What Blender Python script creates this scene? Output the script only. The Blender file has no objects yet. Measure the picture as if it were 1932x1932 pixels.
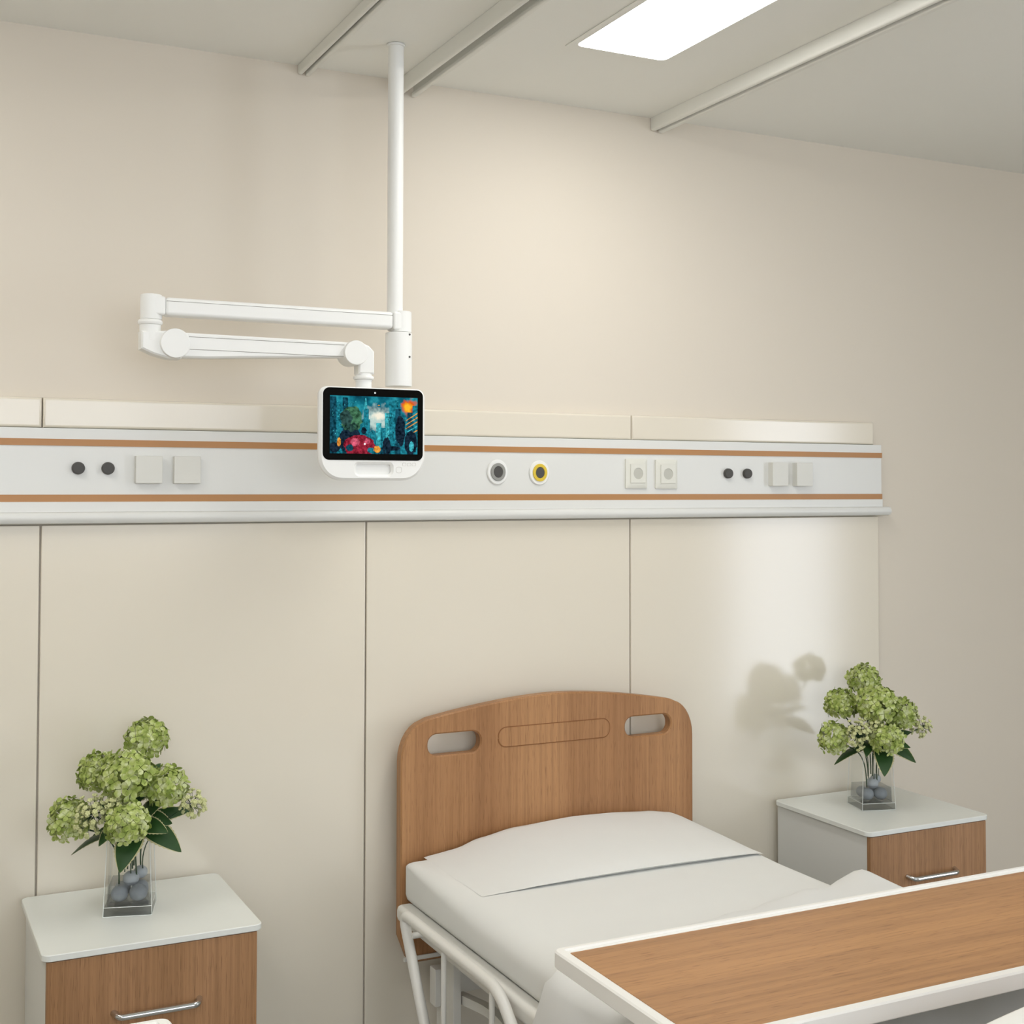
import bpy, bmesh, math, random
from mathutils import Vector, Matrix

sc = bpy.context.scene
COL = sc.collection
PI = math.pi

# ------------------------------------------------------------------ camera
cam_data = bpy.data.cameras.new('camera')
cam = bpy.data.objects.new('camera', cam_data); COL.objects.link(cam)
FW = Vector((0.44165358, 0.89665184, 0.03094503))
RT = Vector((0.89705983, -0.44190654, 0.00150667))
UP = Vector((-0.01502577, -0.02709411, 0.99951995))
cam.matrix_world = Matrix(((RT.x, UP.x, -FW.x, 0.0), (RT.y, UP.y, -FW.y, -3.42), (RT.z, UP.z, -FW.z, 1.75), (0, 0, 0, 1)))
cam_data.sensor_width = 36.0
cam_data.lens = 45.529
cam_data.shift_y = -0.06284
cam_data.clip_start = 0.05
sc.camera = cam

# ------------------------------------------------------------------ daylight
world = bpy.data.worlds.new('daylight'); sc.world = world
world.use_nodes = True
wbg = world.node_tree.nodes['Background']
wbg.inputs['Color'].default_value = (0.92, 0.98, 1.085, 1)
SKY, SKY_SUNSIDE = 4.2, 6.2                      # overcast sky, brighter on the sun's side (east)
wn, wl = world.node_tree.nodes, world.node_tree.links
w_tc = wn.new('ShaderNodeTexCoord'); w_sep = wn.new('ShaderNodeSeparateXYZ'); w_mr = wn.new('ShaderNodeMapRange')
w_mr.interpolation_type = 'SMOOTHSTEP'
w_mr.inputs['From Min'].default_value = 0.48; w_mr.inputs['From Max'].default_value = 0.60
w_mr.inputs['To Min'].default_value = SKY; w_mr.inputs['To Max'].default_value = SKY_SUNSIDE
wl.new(w_tc.outputs['Generated'], w_sep.inputs['Vector']); wl.new(w_sep.outputs['X'], w_mr.inputs['Value']); wl.new(w_mr.outputs['Result'], wbg.inputs['Strength'])

XL, XR, YB, ZC = -3.4, 5.7, -5.8, 2.909          # room: left, right, rear, ceiling
WIN_R = (-4.60, -3.34, 0.02, 2.80)               # opening in the right wall: y0, y1, z0, z1
FILL_WIN = (-1.5, 2.5, 1.45, 2.86)                  # unseen rear-wall opening added for fill daylight: x0, x1, z0, z1

def portal(name, loc, rot, sx, sy):
    l = bpy.data.lights.new(name, 'AREA'); l.shape = 'RECTANGLE'; l.size = sx; l.size_y = sy
    l.cycles.is_portal = True
    o = bpy.data.objects.new(name, l); o.location = loc; o.rotation_euler = rot; COL.objects.link(o)
portal('sky_portal', (XR + 0.02, (WIN_R[0] + WIN_R[1]) / 2, (WIN_R[2] + WIN_R[3]) / 2), (0, PI / 2, 0), WIN_R[3] - WIN_R[2], WIN_R[1] - WIN_R[0])
portal('sky_portal', ((FILL_WIN[0] + FILL_WIN[1]) / 2, YB - 0.02, (FILL_WIN[2] + FILL_WIN[3]) / 2), (PI / 2, 0, 0), FILL_WIN[1] - FILL_WIN[0], FILL_WIN[3] - FILL_WIN[2])  # sampling portal of the added rear fill opening
LAMP = 11.5                                       # ceiling panel emission

sc.view_settings.view_transform = 'Standard'
sc.view_settings.look = 'None'
sc.view_settings.gamma = 1.0
sc.view_settings.use_curve_mapping = False
sc.view_settings.exposure = 0.17

# ------------------------------------------------------------------ materials
def srgb(h):
    h = h.lstrip('#'); c = [int(h[i:i + 2], 16) / 255 for i in (0, 2, 4)]
    return tuple((v / 12.92 if v < 0.04045 else ((v + 0.055) / 1.055) ** 2.4) for v in c) + (1,)

def mat(name, color, rough=0.5, spec=0.5, metal=0.0, emit=None, estr=0.0, noise=0.0, nscale=8.0, coat=0.0, coat_rough=0.2):
    m = bpy.data.materials.new(name); m.use_nodes = True
    nt = m.node_tree; b = nt.nodes['Principled BSDF']
    c = srgb(color) if isinstance(color, str) else color
    b.inputs['Base Color'].default_value = c
    b.inputs['Roughness'].default_value = rough
    b.inputs['Metallic'].default_value = metal
    b.inputs['Specular IOR Level'].default_value = spec
    if coat:
        b.inputs['Coat Weight'].default_value = coat
        b.inputs['Coat Roughness'].default_value = coat_rough
    if emit:
        b.inputs['Emission Color'].default_value = srgb(emit) if isinstance(emit, str) else emit
        b.inputs['Emission Strength'].default_value = estr
    if noise:
        tc = nt.nodes.new('ShaderNodeTexCoord'); n = nt.nodes.new('ShaderNodeTexNoise')
        n.inputs['Scale'].default_value = nscale; n.inputs['Detail'].default_value = 3
        r = nt.nodes.new('ShaderNodeMix'); r.data_type = 'RGBA'
        r.inputs['A'].default_value = tuple(v * (1 - noise) for v in c[:3]) + (1,)
        r.inputs['B'].default_value = tuple(min(1, v * (1 + noise)) for v in c[:3]) + (1,)
        nt.links.new(tc.outputs['Object'], n.inputs['Vector'])
        nt.links.new(n.outputs['Fac'], r.inputs['Factor'])
        nt.links.new(r.outputs['Result'], b.inputs['Base Color'])
    return m

def wood(name, lo, hi, pore, axis='Z', rough=0.45, fine=1.0):
    m = bpy.data.materials.new(name); m.use_nodes = True
    nt = m.node_tree; N = nt.nodes; L = nt.links; b = N['Principled BSDF']
    b.inputs['Roughness'].default_value = rough
    b.inputs['Specular IOR Level'].default_value = 0.35
    tc = N.new('ShaderNodeTexCoord')
    def layer(across, along, detail, seed):
        mp = N.new('ShaderNodeMapping')
        s = [across, across, along] if axis == 'Z' else [along, across, across]
        mp.inputs['Scale'].default_value = s; mp.inputs['Location'].default_value = (seed, seed * 0.7, seed * 1.3)
        n = N.new('ShaderNodeTexNoise'); n.inputs['Scale'].default_value = 1.0; n.inputs['Detail'].default_value = detail
        n.inputs['Roughness'].default_value = 0.6
        L.new(tc.outputs['Object'], mp.inputs['Vector']); L.new(mp.outputs['Vector'], n.inputs['Vector'])
        return n.outputs['Fac']
    def ramp(fac, stops):
        r = N.new('ShaderNodeValToRGB'); e = r.color_ramp.elements
        e[0].position, e[0].color = stops[0]; e[1].position, e[1].color = stops[-1]
        for p_, c_ in stops[1:-1]:
            k = e.new(p_); k.color = c_
        L.new(fac, r.inputs['Fac']); return r.outputs['Color']
    base = ramp(layer(11, 0.35, 2, 3.1), [(0.36, srgb(lo)), (0.5, tuple((a + b_) / 2 for a, b_ in zip(srgb(lo), srgb(hi)))), (0.62, srgb(hi))])
    streak = ramp(layer(150 * fine, 2.5, 4, 1.7), [(0.3, (0.80, 0.78, 0.76, 1)), (0.6, (1.04, 1.04, 1.04, 1))])
    pores = ramp(layer(520 * fine, 20, 1, 5.3), [(0.30, srgb(pore)), (0.40, (1, 1, 1, 1))])
    m1 = N.new('ShaderNodeMix'); m1.data_type = 'RGBA'; m1.blend_type = 'MULTIPLY'; m1.inputs['Factor'].default_value = 1.0
    L.new(base, m1.inputs['A']); L.new(streak, m1.inputs['B'])
    m2 = N.new('ShaderNodeMix'); m2.data_type = 'RGBA'; m2.blend_type = 'MULTIPLY'; m2.inputs['Factor'].default_value = 0.34
    L.new(m1.outputs['Result'], m2.inputs['A']); L.new(pores, m2.inputs['B'])
    L.new(m2.outputs['Result'], b.inputs['Base Color'])
    return m

def clear(name, tint, gloss=0.02, fres=1.45):
    m = bpy.data.materials.new(name); m.use_nodes = True
    nt = m.node_tree; N = nt.nodes; L = nt.links
    N.remove(N['Principled BSDF'])
    out = N['Material Output']
    t = N.new('ShaderNodeBsdfTransparent'); t.inputs['Color'].default_value = tint
    g = N.new('ShaderNodeBsdfGlossy'); g.inputs['Roughness'].default_value = gloss
    lw = N.new('ShaderNodeLayerWeight'); lw.inputs['Blend'].default_value = 0.5
    pw = N.new('ShaderNodeMath'); pw.operation = 'POWER'; pw.inputs[1].default_value = 4.0
    f = N.new('ShaderNodeMath'); f.operation = 'MULTIPLY_ADD'; f.inputs[1].default_value = 0.55; f.inputs[2].default_value = 0.035
    L.new(lw.outputs['Facing'], pw.inputs[0]); L.new(pw.outputs['Value'], f.inputs[0])
    mx = N.new('ShaderNodeMixShader')
    L.new(f.outputs['Value'], mx.inputs['Fac']); L.new(t.outputs['BSDF'], mx.inputs[1]); L.new(g.outputs['BSDF'], mx.inputs[2])
    L.new(mx.outputs['Shader'], out.inputs['Surface'])
    return m

M = {}
M['wall'] = mat('wall_paint', '#e1d8c9', 0.85, 0.2, noise=0.012, nscale=1.5)
M['ceiling'] = mat('ceiling_paint', '#f6f6f0', 0.9, 0.15, noise=0.01, nscale=1.2)
M['floor'] = mat('vinyl_floor', '#9a968c', 0.5, 0.4, noise=0.05, nscale=6)
M['panel'] = mat('cream_panel', '#e6decd', 0.14, 0.5, noise=0.01, nscale=1.4)
M['unit'] = mat('unit_white', '#e2e2dd', 0.35, 0.5, noise=0.008, nscale=3)
M['copper'] = mat('copper_stripe', '#b5824f', 0.4, 0.4, noise=0.05, nscale=5)
M['trackpaint'] = mat('track_white', '#efefe8', 0.55, 0.25, noise=0.01, nscale=4)
M['gap'] = mat('seam_grey', '#8f8b80', 0.8, 0.2, noise=0.02, nscale=9)  # flat grey for the thin joint lines on the arm
M['lamp'] = mat('lamp_diffuser', '#ffffff', 0.5, 0.2, emit=(1.0, 0.99, 0.96, 1), estr=LAMP)
M['armwhite'] = mat('arm_plastic', '#f3f3ef', 0.4, 0.4, noise=0.006, nscale=10)
M['metalwhite'] = mat('bed_enamel', '#e6e4dd', 0.35, 0.5, noise=0.01, nscale=9)
M['plasticwhite'] = mat('table_plastic', '#f8f6f0', 0.35, 0.45, noise=0.008, nscale=9)
M['laminate'] = mat('laminate_white', '#e8eae4', 0.3, 0.45, noise=0.008, nscale=5)
M['carcass'] = mat('carcass_white', '#dfdfda', 0.4, 0.4, noise=0.008, nscale=5)
M['sheet'] = mat('white_sheet', '#eaeae6', 0.9, 0.15, noise=0.012, nscale=14)
M['blanket'] = mat('white_blanket', '#e8e8e5', 0.9, 0.15, noise=0.015, nscale=10)
M['chrome'] = mat('chrome', '#d5d8da', 0.14, 0.5, metal=1.0, noise=0.02, nscale=20)
M['dark'] = mat('dark_knob', '#4b4945', 0.5, 0.4, noise=0.05, nscale=40)
M['plate'] = mat('plate_cream', '#dddcd4', 0.4, 0.4, noise=0.01, nscale=30)
M['socket'] = mat('socket_cream', '#e2e1d6', 0.4, 0.4, noise=0.01, nscale=30)
M['recess'] = mat('socket_recess', '#c2c1b6', 0.5, 0.4, noise=0.02, nscale=30)
M['grey'] = mat('grey_ring', '#979791', 0.45, 0.4, noise=0.02, nscale=30)
M['yellow'] = mat('yellow_ring', '#e0c23c', 0.45, 0.4, noise=0.02, nscale=30)
M['black'] = mat('black_glass', '#020202', 0.12, 0.12, noise=0.3, nscale=30)
M['lens'] = mat('camera_lens', '#e8ecea', 0.2, 0.5, noise=0.01, nscale=50)
M['wood_head'] = wood('oak_headboard', '#a0734b', '#b28459', '#80583a', 'Z')
M['wood_cab'] = wood('oak_drawer', '#a37a54', '#b18660', '#5b3a22', 'Z')
M['wood_table'] = wood('oak_tabletop', '#b18359', '#c08f60', '#906640', 'X', rough=0.4, fine=0.5)
M['glass'] = clear('vase_glass', (0.985, 0.99, 0.985, 1))
M['base_glass'] = clear('thick_glass', (0.80, 0.81, 0.805, 1))
M['water'] = clear('vase_water', (0.76, 0.77, 0.785, 1), fres=1.2)
M['edgeglint'] = mat('glass_edge', '#e6ebe8', 0.15, 0.6, noise=0.02, nscale=40)
M['stone'] = mat('grey_pebble', '#b4bac0', 0.55, 0.4, noise=0.06, nscale=60)
M['stem'] = mat('stem_green', '#2c4a2c', 0.5, 0.4, noise=0.2, nscale=60)
M['berry'] = mat('filler_cream', '#cfd19a', 0.6, 0.3, noise=0.12, nscale=80)

def petal_mat():
    m = bpy.data.materials.new('petal_green'); m.use_nodes = True
    nt = m.node_tree; N = nt.nodes; L = nt.links; b = N['Principled BSDF']
    g = N.new('ShaderNodeTexCoord'); n = N.new('ShaderNodeTexNoise'); n.inputs['Scale'].default_value = 55; n.inputs['Detail'].default_value = 2
    r = N.new('ShaderNodeValToRGB'); e = r.color_ramp.elements
    e[0].position, e[0].color = 0.33, srgb('#8fa24a'); e[1].position, e[1].color = 0.66, srgb('#ccd3a0')
    k = e.new(0.5); k.color = srgb('#aebb68')
    L.new(g.outputs['Object'], n.inputs['Vector']); L.new(n.outputs['Fac'], r.inputs['Fac']); L.new(r.outputs['Color'], b.inputs['Base Color'])
    b.inputs['Roughness'].default_value = 0.6; b.inputs['Specular IOR Level'].default_value = 0.3
    return m
M['petal'] = petal_mat()
M['leaf'] = mat('leaf_green', '#294a20', 0.42, 0.4, noise=0.25, nscale=70)
M['leafedge'] = mat('leaf_margin_cream', '#c3bd8f', 0.6, 0.3, noise=0.1, nscale=90)

# ------------------------------------------------------------------ mesh helpers
def new_bm(): return bmesh.new()

def obj(name, bm, m, parent=None, smooth=True, angle=35):
    me = bpy.data.meshes.new(name)
    bmesh.ops.remove_doubles(bm, verts=bm.verts, dist=1e-6)
    bmesh.ops.recalc_face_normals(bm, faces=bm.faces)
    bm.to_mesh(me); bm.free()
    for mm in (m if isinstance(m, (list, tuple)) else [m]): me.materials.append(M[mm])
    if smooth:
        me.polygons.foreach_set('use_smooth', [True] * len(me.polygons))
        me.set_sharp_from_angle(angle=math.radians(angle))
    o = bpy.data.objects.new(name, me); COL.objects.link(o)
    if smooth and angle < 45:
        wnm = o.modifiers.new('weighted_normals', 'WEIGHTED_NORMAL'); wnm.keep_sharp = True; wnm.weight = 100
    if parent is not None:
        top = parent; off = Vector((0, 0, 0))
        while top is not None:
            off += Vector(top.location); top = top.parent
        me.transform(Matrix.Translation(-off))
        o.parent = parent
    return o

def thing(name, label, cat, loc=(0, 0, 0), group=None):
    o = bpy.data.objects.new(name, None); COL.objects.link(o)
    o.location = loc; o.empty_display_size = 0.05
    o['label'] = label; o['category'] = cat
    if group: o['group'] = group
    return o

def tag(o, label, cat, group=None):
    o['label'] = label; o['category'] = cat
    if group: o['group'] = group
    return o

def struct(name, bm, m, parent=None, **k):
    o = obj(name, bm, m, parent, **k)
    if parent is None: o['kind'] = 'structure'
    return o

def box(bm, x0, x1, y0, y1, z0, z1, bev=0.0, seg=2, mi=0):
    vs = [bm.verts.new((x, y, z)) for x in (x0, x1) for y in (y0, y1) for z in (z0, z1)]
    fs = []
    for q in ((0, 1, 3, 2), (4, 6, 7, 5), (0, 4, 5, 1), (2, 3, 7, 6), (0, 2, 6, 4), (1, 5, 7, 3)):
        f = bm.faces.new([vs[i] for i in q]); f.material_index = mi; fs.append(f)
    if bev:
        es = list({e for f in fs for e in f.edges})
        bmesh.ops.bevel(bm, geom=es, offset=bev, segments=seg, profile=0.5, affect='EDGES')
    return bm

def cyl(bm, p0, p1, r0, r1=None, seg=24, bev=0.0, mi=0):
    p0, p1 = Vector(p0), Vector(p1); r1 = r0 if r1 is None else r1
    d = (p1 - p0).normalized(); L = (p1 - p0).length
    a = d.orthogonal().normalized(); b = d.cross(a)
    prof = [(0, r0), (L, r1)] if not bev else [(0, r0 - bev), (bev * 0.3, r0 - bev * 0.3), (bev, r0), (L - bev, r1), (L - bev * 0.3, r1 - bev * 0.3), (L, r1 - bev)]
    rings = []
    for t, r in prof:
        rings.append([bm.verts.new(p0 + d * t + (a * math.cos(2 * PI * i / seg) + b * math.sin(2 * PI * i / seg)) * r) for i in range(seg)])
    for q in range(len(rings) - 1):
        for i in range(seg):
            j = (i + 1) % seg
            f = bm.faces.new((rings[q][i], rings[q][j], rings[q + 1][j], rings[q + 1][i])); f.material_index = mi
    for rg in (rings[0][::-1], rings[-1]):
        f = bm.faces.new(rg); f.material_index = mi
    return bm

def tube(bm, pts, r, seg=12, mi=0, rs=None):
    pts = [Vector(p) for p in pts]; n = len(pts); rings = []; a = None
    for k, p in enumerate(pts):
        t = (pts[min(k + 1, n - 1)] - pts[max(k - 1, 0)]).normalized()
        if a is None: a = t.orthogonal().normalized()
        a = (a - t * a.dot(t)).normalized(); b = t.cross(a)
        rr = rs[k] if rs else r
        rings.append([bm.verts.new(p + (a * math.cos(2 * PI * i / seg) + b * math.sin(2 * PI * i / seg)) * rr) for i in range(seg)])
    for q in range(n - 1):
        for i in range(seg):
            j = (i + 1) % seg
            f = bm.faces.new((rings[q][i], rings[q][j], rings[q + 1][j], rings[q + 1][i])); f.material_index = mi
    bm.faces.new(rings[0][::-1]).material_index = mi; bm.faces.new(rings[-1]).material_index = mi
    return bm

def smooth_path(pts, n=8, rad=0.05):
    """polyline with its inner corners rounded"""
    pts = [Vector(p) for p in pts]; out = [pts[0]]
    for k in range(1, len(pts) - 1):
        a, b, c = pts[k - 1], pts[k], pts[k + 1]
        r = min(rad, (a - b).length * 0.45, (c - b).length * 0.45)
        p, q = b + (a - b).normalized() * r, b + (c - b).normalized() * r
        for i in range(n + 1):
            t = i / n; out.append(p * (1 - t) ** 2 + b * 2 * t * (1 - t) + q * t * t)
    out.append(pts[-1]); return out

def rrect(x0, x1, z0, z1, r, n=6):
    """rounded rectangle; r is one radius or four (bl, br, tr, tl)"""
    if not isinstance(r, (tuple, list)): r = (r,) * 4
    out = []
    for (cx, cz, rr, a0) in ((x0 + r[0], z0 + r[0], r[0], PI), (x1 - r[1], z0 + r[1], r[1], 1.5 * PI), (x1 - r[2], z1 - r[2], r[2], 0), (x0 + r[3], z1 - r[3], r[3], 0.5 * PI)):
        for i in range(n + 1):
            a = a0 + 0.5 * PI * i / n
            out.append((cx + rr * math.cos(a), cz + rr * math.sin(a)))
    return out

def inset(loop, d, hole=False):
    """move a CCW loop inwards by d (holes are CCW too: they grow)"""
    n = len(loop); out = []
    for i in range(n):
        a, b, c = Vector(loop[i - 1]), Vector(loop[i]), Vector(loop[(i + 1) % n])
        e1 = (b - a); e2 = (c - b)
        if e1.length < 1e-9: e1 = e2
        if e2.length < 1e-9: e2 = e1
        n1 = Vector((-e1.y, e1.x)).normalized(); n2 = Vector((-e2.y, e2.x)).normalized()
        m_ = (n1 + n2)
        m_ = m_.normalized() / max(0.5, m_.normalized().dot(n1))
        s = -d if hole else d
        out.append((b.x + m_.x * s, b.y + m_.y * s))
    return out

def plate(bm, outer, holes, d0, d1, bev=0.003, plane='XZ', mi=0):
    """slab with holes between depth d0 and d1, edges eased by bev"""
    def put(p, d):
        if plane == 'XZ': return bm.verts.new((p[0], d, p[1]))
        if plane == 'XY': return bm.verts.new((p[0], p[1], d))
        return bm.verts.new((d, p[0], p[1]))
    s = 1 if d1 > d0 else -1
    caps = {0: [], 1: []}
    for li, lp in enumerate([outer] + list(holes)):
        h = li > 0
        small = inset(lp, bev, h) if bev else lp
        levels = [(small, d0), (lp, d0 + s * bev), (lp, d1 - s * bev), (small, d1)] if bev else [(lp, d0), (lp, d1)]
        rings = [[put(p, d) for p in l_] for l_, d in levels]
        for q in range(len(rings) - 1):
            for i in range(len(lp)):
                j = (i + 1) % len(lp)
                bm.faces.new((rings[q][i], rings[q][j], rings[q + 1][j], rings[q + 1][i])).material_index = mi
        caps[0].append(rings[0]); caps[1].append(rings[-1])
    for side in (0, 1):
        if not holes:
            bm.faces.new(caps[side][0]).material_index = mi
        else:
            es = []
            for rg in caps[side]:
                for i in range(len(rg)):
                    es.append(bm.edges.get((rg[i], rg[(i + 1) % len(rg)])))
            r = bmesh.ops.triangle_fill(bm, use_beauty=True, use_dissolve=False, edges=es)
            for g in r['geom']:
                if isinstance(g, bmesh.types.BMFace): g.material_index = mi
    return bm

def ball(bm, c, r, scale=(1, 1, 1), sub=2, rot=None, mi=0):
    r_ = bmesh.ops.create_icosphere(bm, subdivisions=sub, radius=r)
    mtx = Matrix.Translation(Vector(c)) @ (rot.to_matrix().to_4x4() if rot else Matrix()) @ Matrix.Diagonal((*scale, 1))
    bmesh.ops.transform(bm, matrix=mtx, verts=r_['verts'])
    for v in r_['verts']:
        for f in v.link_faces: f.material_index = mi
    return bm

def interp(x, tab):
    if x <= tab[0][0]: return tab[0][1]
    for (a, va), (b, vb) in zip(tab, tab[1:]):
        if x <= b:
            t = (x - a) / (b - a); t = t * t * (3 - 2 * t) * 0.5 + t * 0.5
            return va + (vb - va) * t
    return tab[-1][1]

def children_of(o): return [c for c in bpy.data.objects if c.parent == o]
def copy_tree(o, parent=None):
    kids = children_of(o)
    c = o.copy(); COL.objects.link(c)
    if parent is not None: c.parent = parent
    for k in kids: copy_tree(k, c)
    return c

# ------------------------------------------------------------------ room shell
T = 0.06
struct('floor', box(new_bm(), XL - T, XR + T, YB - T, T, -0.1, 0.0), 'floor', smooth=False)
struct('ceiling', box(new_bm(), XL - T, XR + T, YB - T, T, ZC, ZC + 0.1), 'ceiling', smooth=False)
struct('wall_back', box(new_bm(), XL - T, XR + T, 0.0, T, 0.0, ZC), 'wall', smooth=False)
struct('wall_left', box(new_bm(), XL - T, XL, YB, 0.0, 0.0, ZC), 'wall', smooth=False)
bm = new_bm()
y0, y1, z0, z1 = WIN_R
box(bm, XR, XR + T, YB, y0, 0, ZC); box(bm, XR, XR + T, y1, 0.0, 0, ZC)
box(bm, XR, XR + T, y0, y1, 0, z0); box(bm, XR, XR + T, y0, y1, z1, ZC)
struct('wall_right', bm, 'wall', smooth=False)
bm = new_bm()
x0, x1, z0, z1 = FILL_WIN
box(bm, XL - T, x0, YB - T, YB, 0, ZC); box(bm, x1, XR + T, YB - T, YB, 0, ZC)
box(bm, x0, x1, YB - T, YB, 0, z0); box(bm, x0, x1, YB - T, YB, z1, ZC)
struct('wall_rear', bm, 'wall', smooth=False)
bm = new_bm()
y0, y1, z0, z1 = WIN_R
for a in ((y0, y0 + 0.04, z0, z1), (y1 - 0.04, y1, z0, z1), (y0 + 0.04, y1 - 0.04, z0, z0 + 0.04), (y0 + 0.04, y1 - 0.04, z1 - 0.04, z1)):
    box(bm, XR + 0.02, XR + 0.05, *a)
struct('window_1', bm, 'laminate', smooth=False)
bm = new_bm()
x0, x1, z0, z1 = FILL_WIN
for a in ((x0, x0 + 0.05, z0, z1), (x1 - 0.05, x1, z0, z1), (x0 + 0.05, x1 - 0.05, z0, z0 + 0.05), (x0 + 0.05, x1 - 0.05, z1 - 0.05, z1), (0.47, 0.53, z0 + 0.05, z1 - 0.05)):
    box(bm, a[0], a[1], YB - 0.05, YB - 0.01, a[2], a[3])
struct('window_fill', bm, 'laminate', smooth=False)  # frame around the rear opening that was added as fill light

# ------------------------------------------------------------------ wall panels (lower and upper rows)
joints = [-2.2, -0.483, 0.3735, 1.2287, 2.0837, 3.072]
wheres = ['far left beyond the left bedside cabinet', None, 'behind the left bedside cabinet', 'behind the headboard, left of its middle seam', 'right end, shining behind the right bedside cabinet']
PT = 0.012
low_labels = ['cream glossy wall panel, far left and outside the view', 'narrow strip of cream wall panel at the left edge, left of the first seam',
              'wide cream wall panel standing behind the left bedside cabinet', 'cream wall panel rising behind the left part of the wooden headboard',
              'cream wall panel with the bright window reflection, at the right end of the row']
up_labels = ['', 'short cream top panel at the left edge, left of the first notch', 'long cream top panel above the equipment strip, behind the hanging screen',
             'unused', 'cream top panel at the right end above the small dark knobs']
for i in range(1, 5):
    xa, xb = joints[i] + 0.0018, joints[i + 1] - 0.0018
    o = obj('wall_panel', box(new_bm(), xa, xb, -PT, -0.001, 0.10, 1.655, 0.004, 2), 'panel')
    tag(o, low_labels[i], 'wall panel', 'cream lower wall panels')
ups = [(-2.2, 0.3735, up_labels[1]), (0.3735, 2.0837, up_labels[2]), (2.0837, 3.045, up_labels[4])]
for xa, xb, lb in ups:
    bm = new_bm()
    box(bm, xa + 0.0012, xb - 0.0012, -0.022, -0.001, 1.8982, 1.9730, 0.0)
    es = [e for e in bm.edges if all(v.co.y < -0.015 for v in e.verts)]
    bmesh.ops.bevel(bm, geom=es, offset=0.007, segments=3, profile=0.5, affect='EDGES')
    tag(obj('top_panel', bm, 'panel'), lb, 'wall panel', 'cream top panels')

# ------------------------------------------------------------------ bed head unit
UX0, UX1 = -2.2, 3.070
unit = thing('bedhead_unit', 'long white equipment strip on the wall with two copper stripes, knobs and sockets', 'equipment strip', (1.0, 0, 1.64))
UY = -0.028
def zz(z, y): return 1.75 + (z - 1.75) * (3.42 + y) / 3.42      # height seen at the wall plane, brought forward to depth y
def xx(x, y): return x * (3.42 + y) / 3.42
obj('housing', box(new_bm(), UX0, UX1, UY, -0.001, 1.6885, 1.8972, 0.0015, 2), 'unit', unit)
bm = box(new_bm(), UX0, UX1, UY - 0.006, UY - 0.0002, zz(1.686, UY), zz(1.713, UY), 0.002, 2)
obj('lower_lip', bm, 'unit', unit)
for za, zb in ((1.854, 1.871), (1.713, 1.731)):
    obj('stripe', box(new_bm(), UX0, UX1 + 0.001, UY - 0.002, UY - 0.0002, zz(za, UY), zz(zb, UY)), 'copper', unit)['label'] = 'copper brown stripe'
# rounded bumper rail below
prof = [(-0.002, 1.688), (-0.038, 1.688), (-0.044, 1.684), (-0.0475, 1.676), (-0.046, 1.667), (-0.040, 1.660), (-0.028, 1.658), (-0.002, 1.658)]
bm = new_bm()
ra = [bm.verts.new((UX0, y, z)) for y, z in prof]; rb = [bm.verts.new((3.10, y, z)) for y, z in prof]
for i in range(len(prof)):
    j = (i + 1) % len(prof); bm.faces.new((ra[i], ra[j], rb[j], rb[i]))
bm.faces.new(ra[::-1]); bm.faces.new(rb)
rb_e = [e for e in bm.edges if all(abs(v.co.x - 3.10) < 1e-5 for v in e.verts)]
bmesh.ops.bevel(bm, geom=rb_e, offset=0.006, segments=3, profile=0.5, affect='EDGES')
obj('bumper_rail', bm, 'unit', unit)

F = UY
def knob(x, z, lb):
    x, z = xx(x, -0.04), zz(z, -0.04)
    k = obj('knob', cyl(new_bm(), (x, F + 0.001, z), (x, F - 0.013, z), 0.0160, 0.0155, 28, 0.003), 'dark', unit); k['label'] = lb
for x, z, lb in ((0.464, 1.798, 'dark round knob, first from the left'), (0.537, 1.798, 'dark round knob, second from the left'),
                 (2.463, 1.797, 'dark round knob on the right side, left one'), (2.538, 1.797, 'dark round knob on the right side, right one')):
    knob(x, z, lb)
def blank(xa, xb, za, zb, d, lb):
    xa, xb = xx(xa, -0.044), xx(xb, -0.044); za, zb = zz(za, -0.044), zz(zb, -0.044)
    k = obj('cover_plate', box(new_bm(), xa, xb, F - d, F + 0.001, za, zb, 0.0015, 2), 'plate', unit); k['label'] = lb
S = 1.0088
blank(0.599 * S, 0.666 * S, 1.760, 1.831, 0.020, 'blank cream square, left of the left pair')
blank(0.696 * S, 0.764 * S, 1.760, 1.831, 0.020, 'blank cream square, right of the left pair')
blank(2.606 * S, 2.669 * S, 1.757, 1.834, 0.024, 'blank cream square, left of the right pair')
blank(2.704 * S, 2.769 * S, 1.757, 1.834, 0.024, 'blank cream square, right of the right pair')
def ell(cx, cz, rx, rz, n=40): return [(cx + rx * math.cos(2 * PI * i / n), cz + rz * math.sin(2 * PI * i / n)) for i in range(n)]
def gas(x, z, ring, lb):
    x, z = xx(x * S, -0.035), zz(z, -0.035)
    g = obj('gas_outlet', plate(new_bm(), ell(x, z, 0.033, 0.0365), [], F + 0.001, F - 0.006, 0.0025), 'armwhite', unit); g['label'] = lb
    obj('ring', plate(new_bm(), ell(x, z, 0.0235, 0.026), [ell(x, z, 0.0145, 0.0165)], F - 0.0055, F - 0.010, 0.001), ring, g)
    obj('plug', plate(new_bm(), ell(x, z, 0.0145, 0.0165), [], F - 0.0055, F - 0.009, 0.001), 'dark', g)
gas(1.625, 1.796, 'grey', 'round gas outlet with a grey ring')
gas(1.762, 1.795, 'yellow', 'round gas outlet with a yellow ring')
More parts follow.
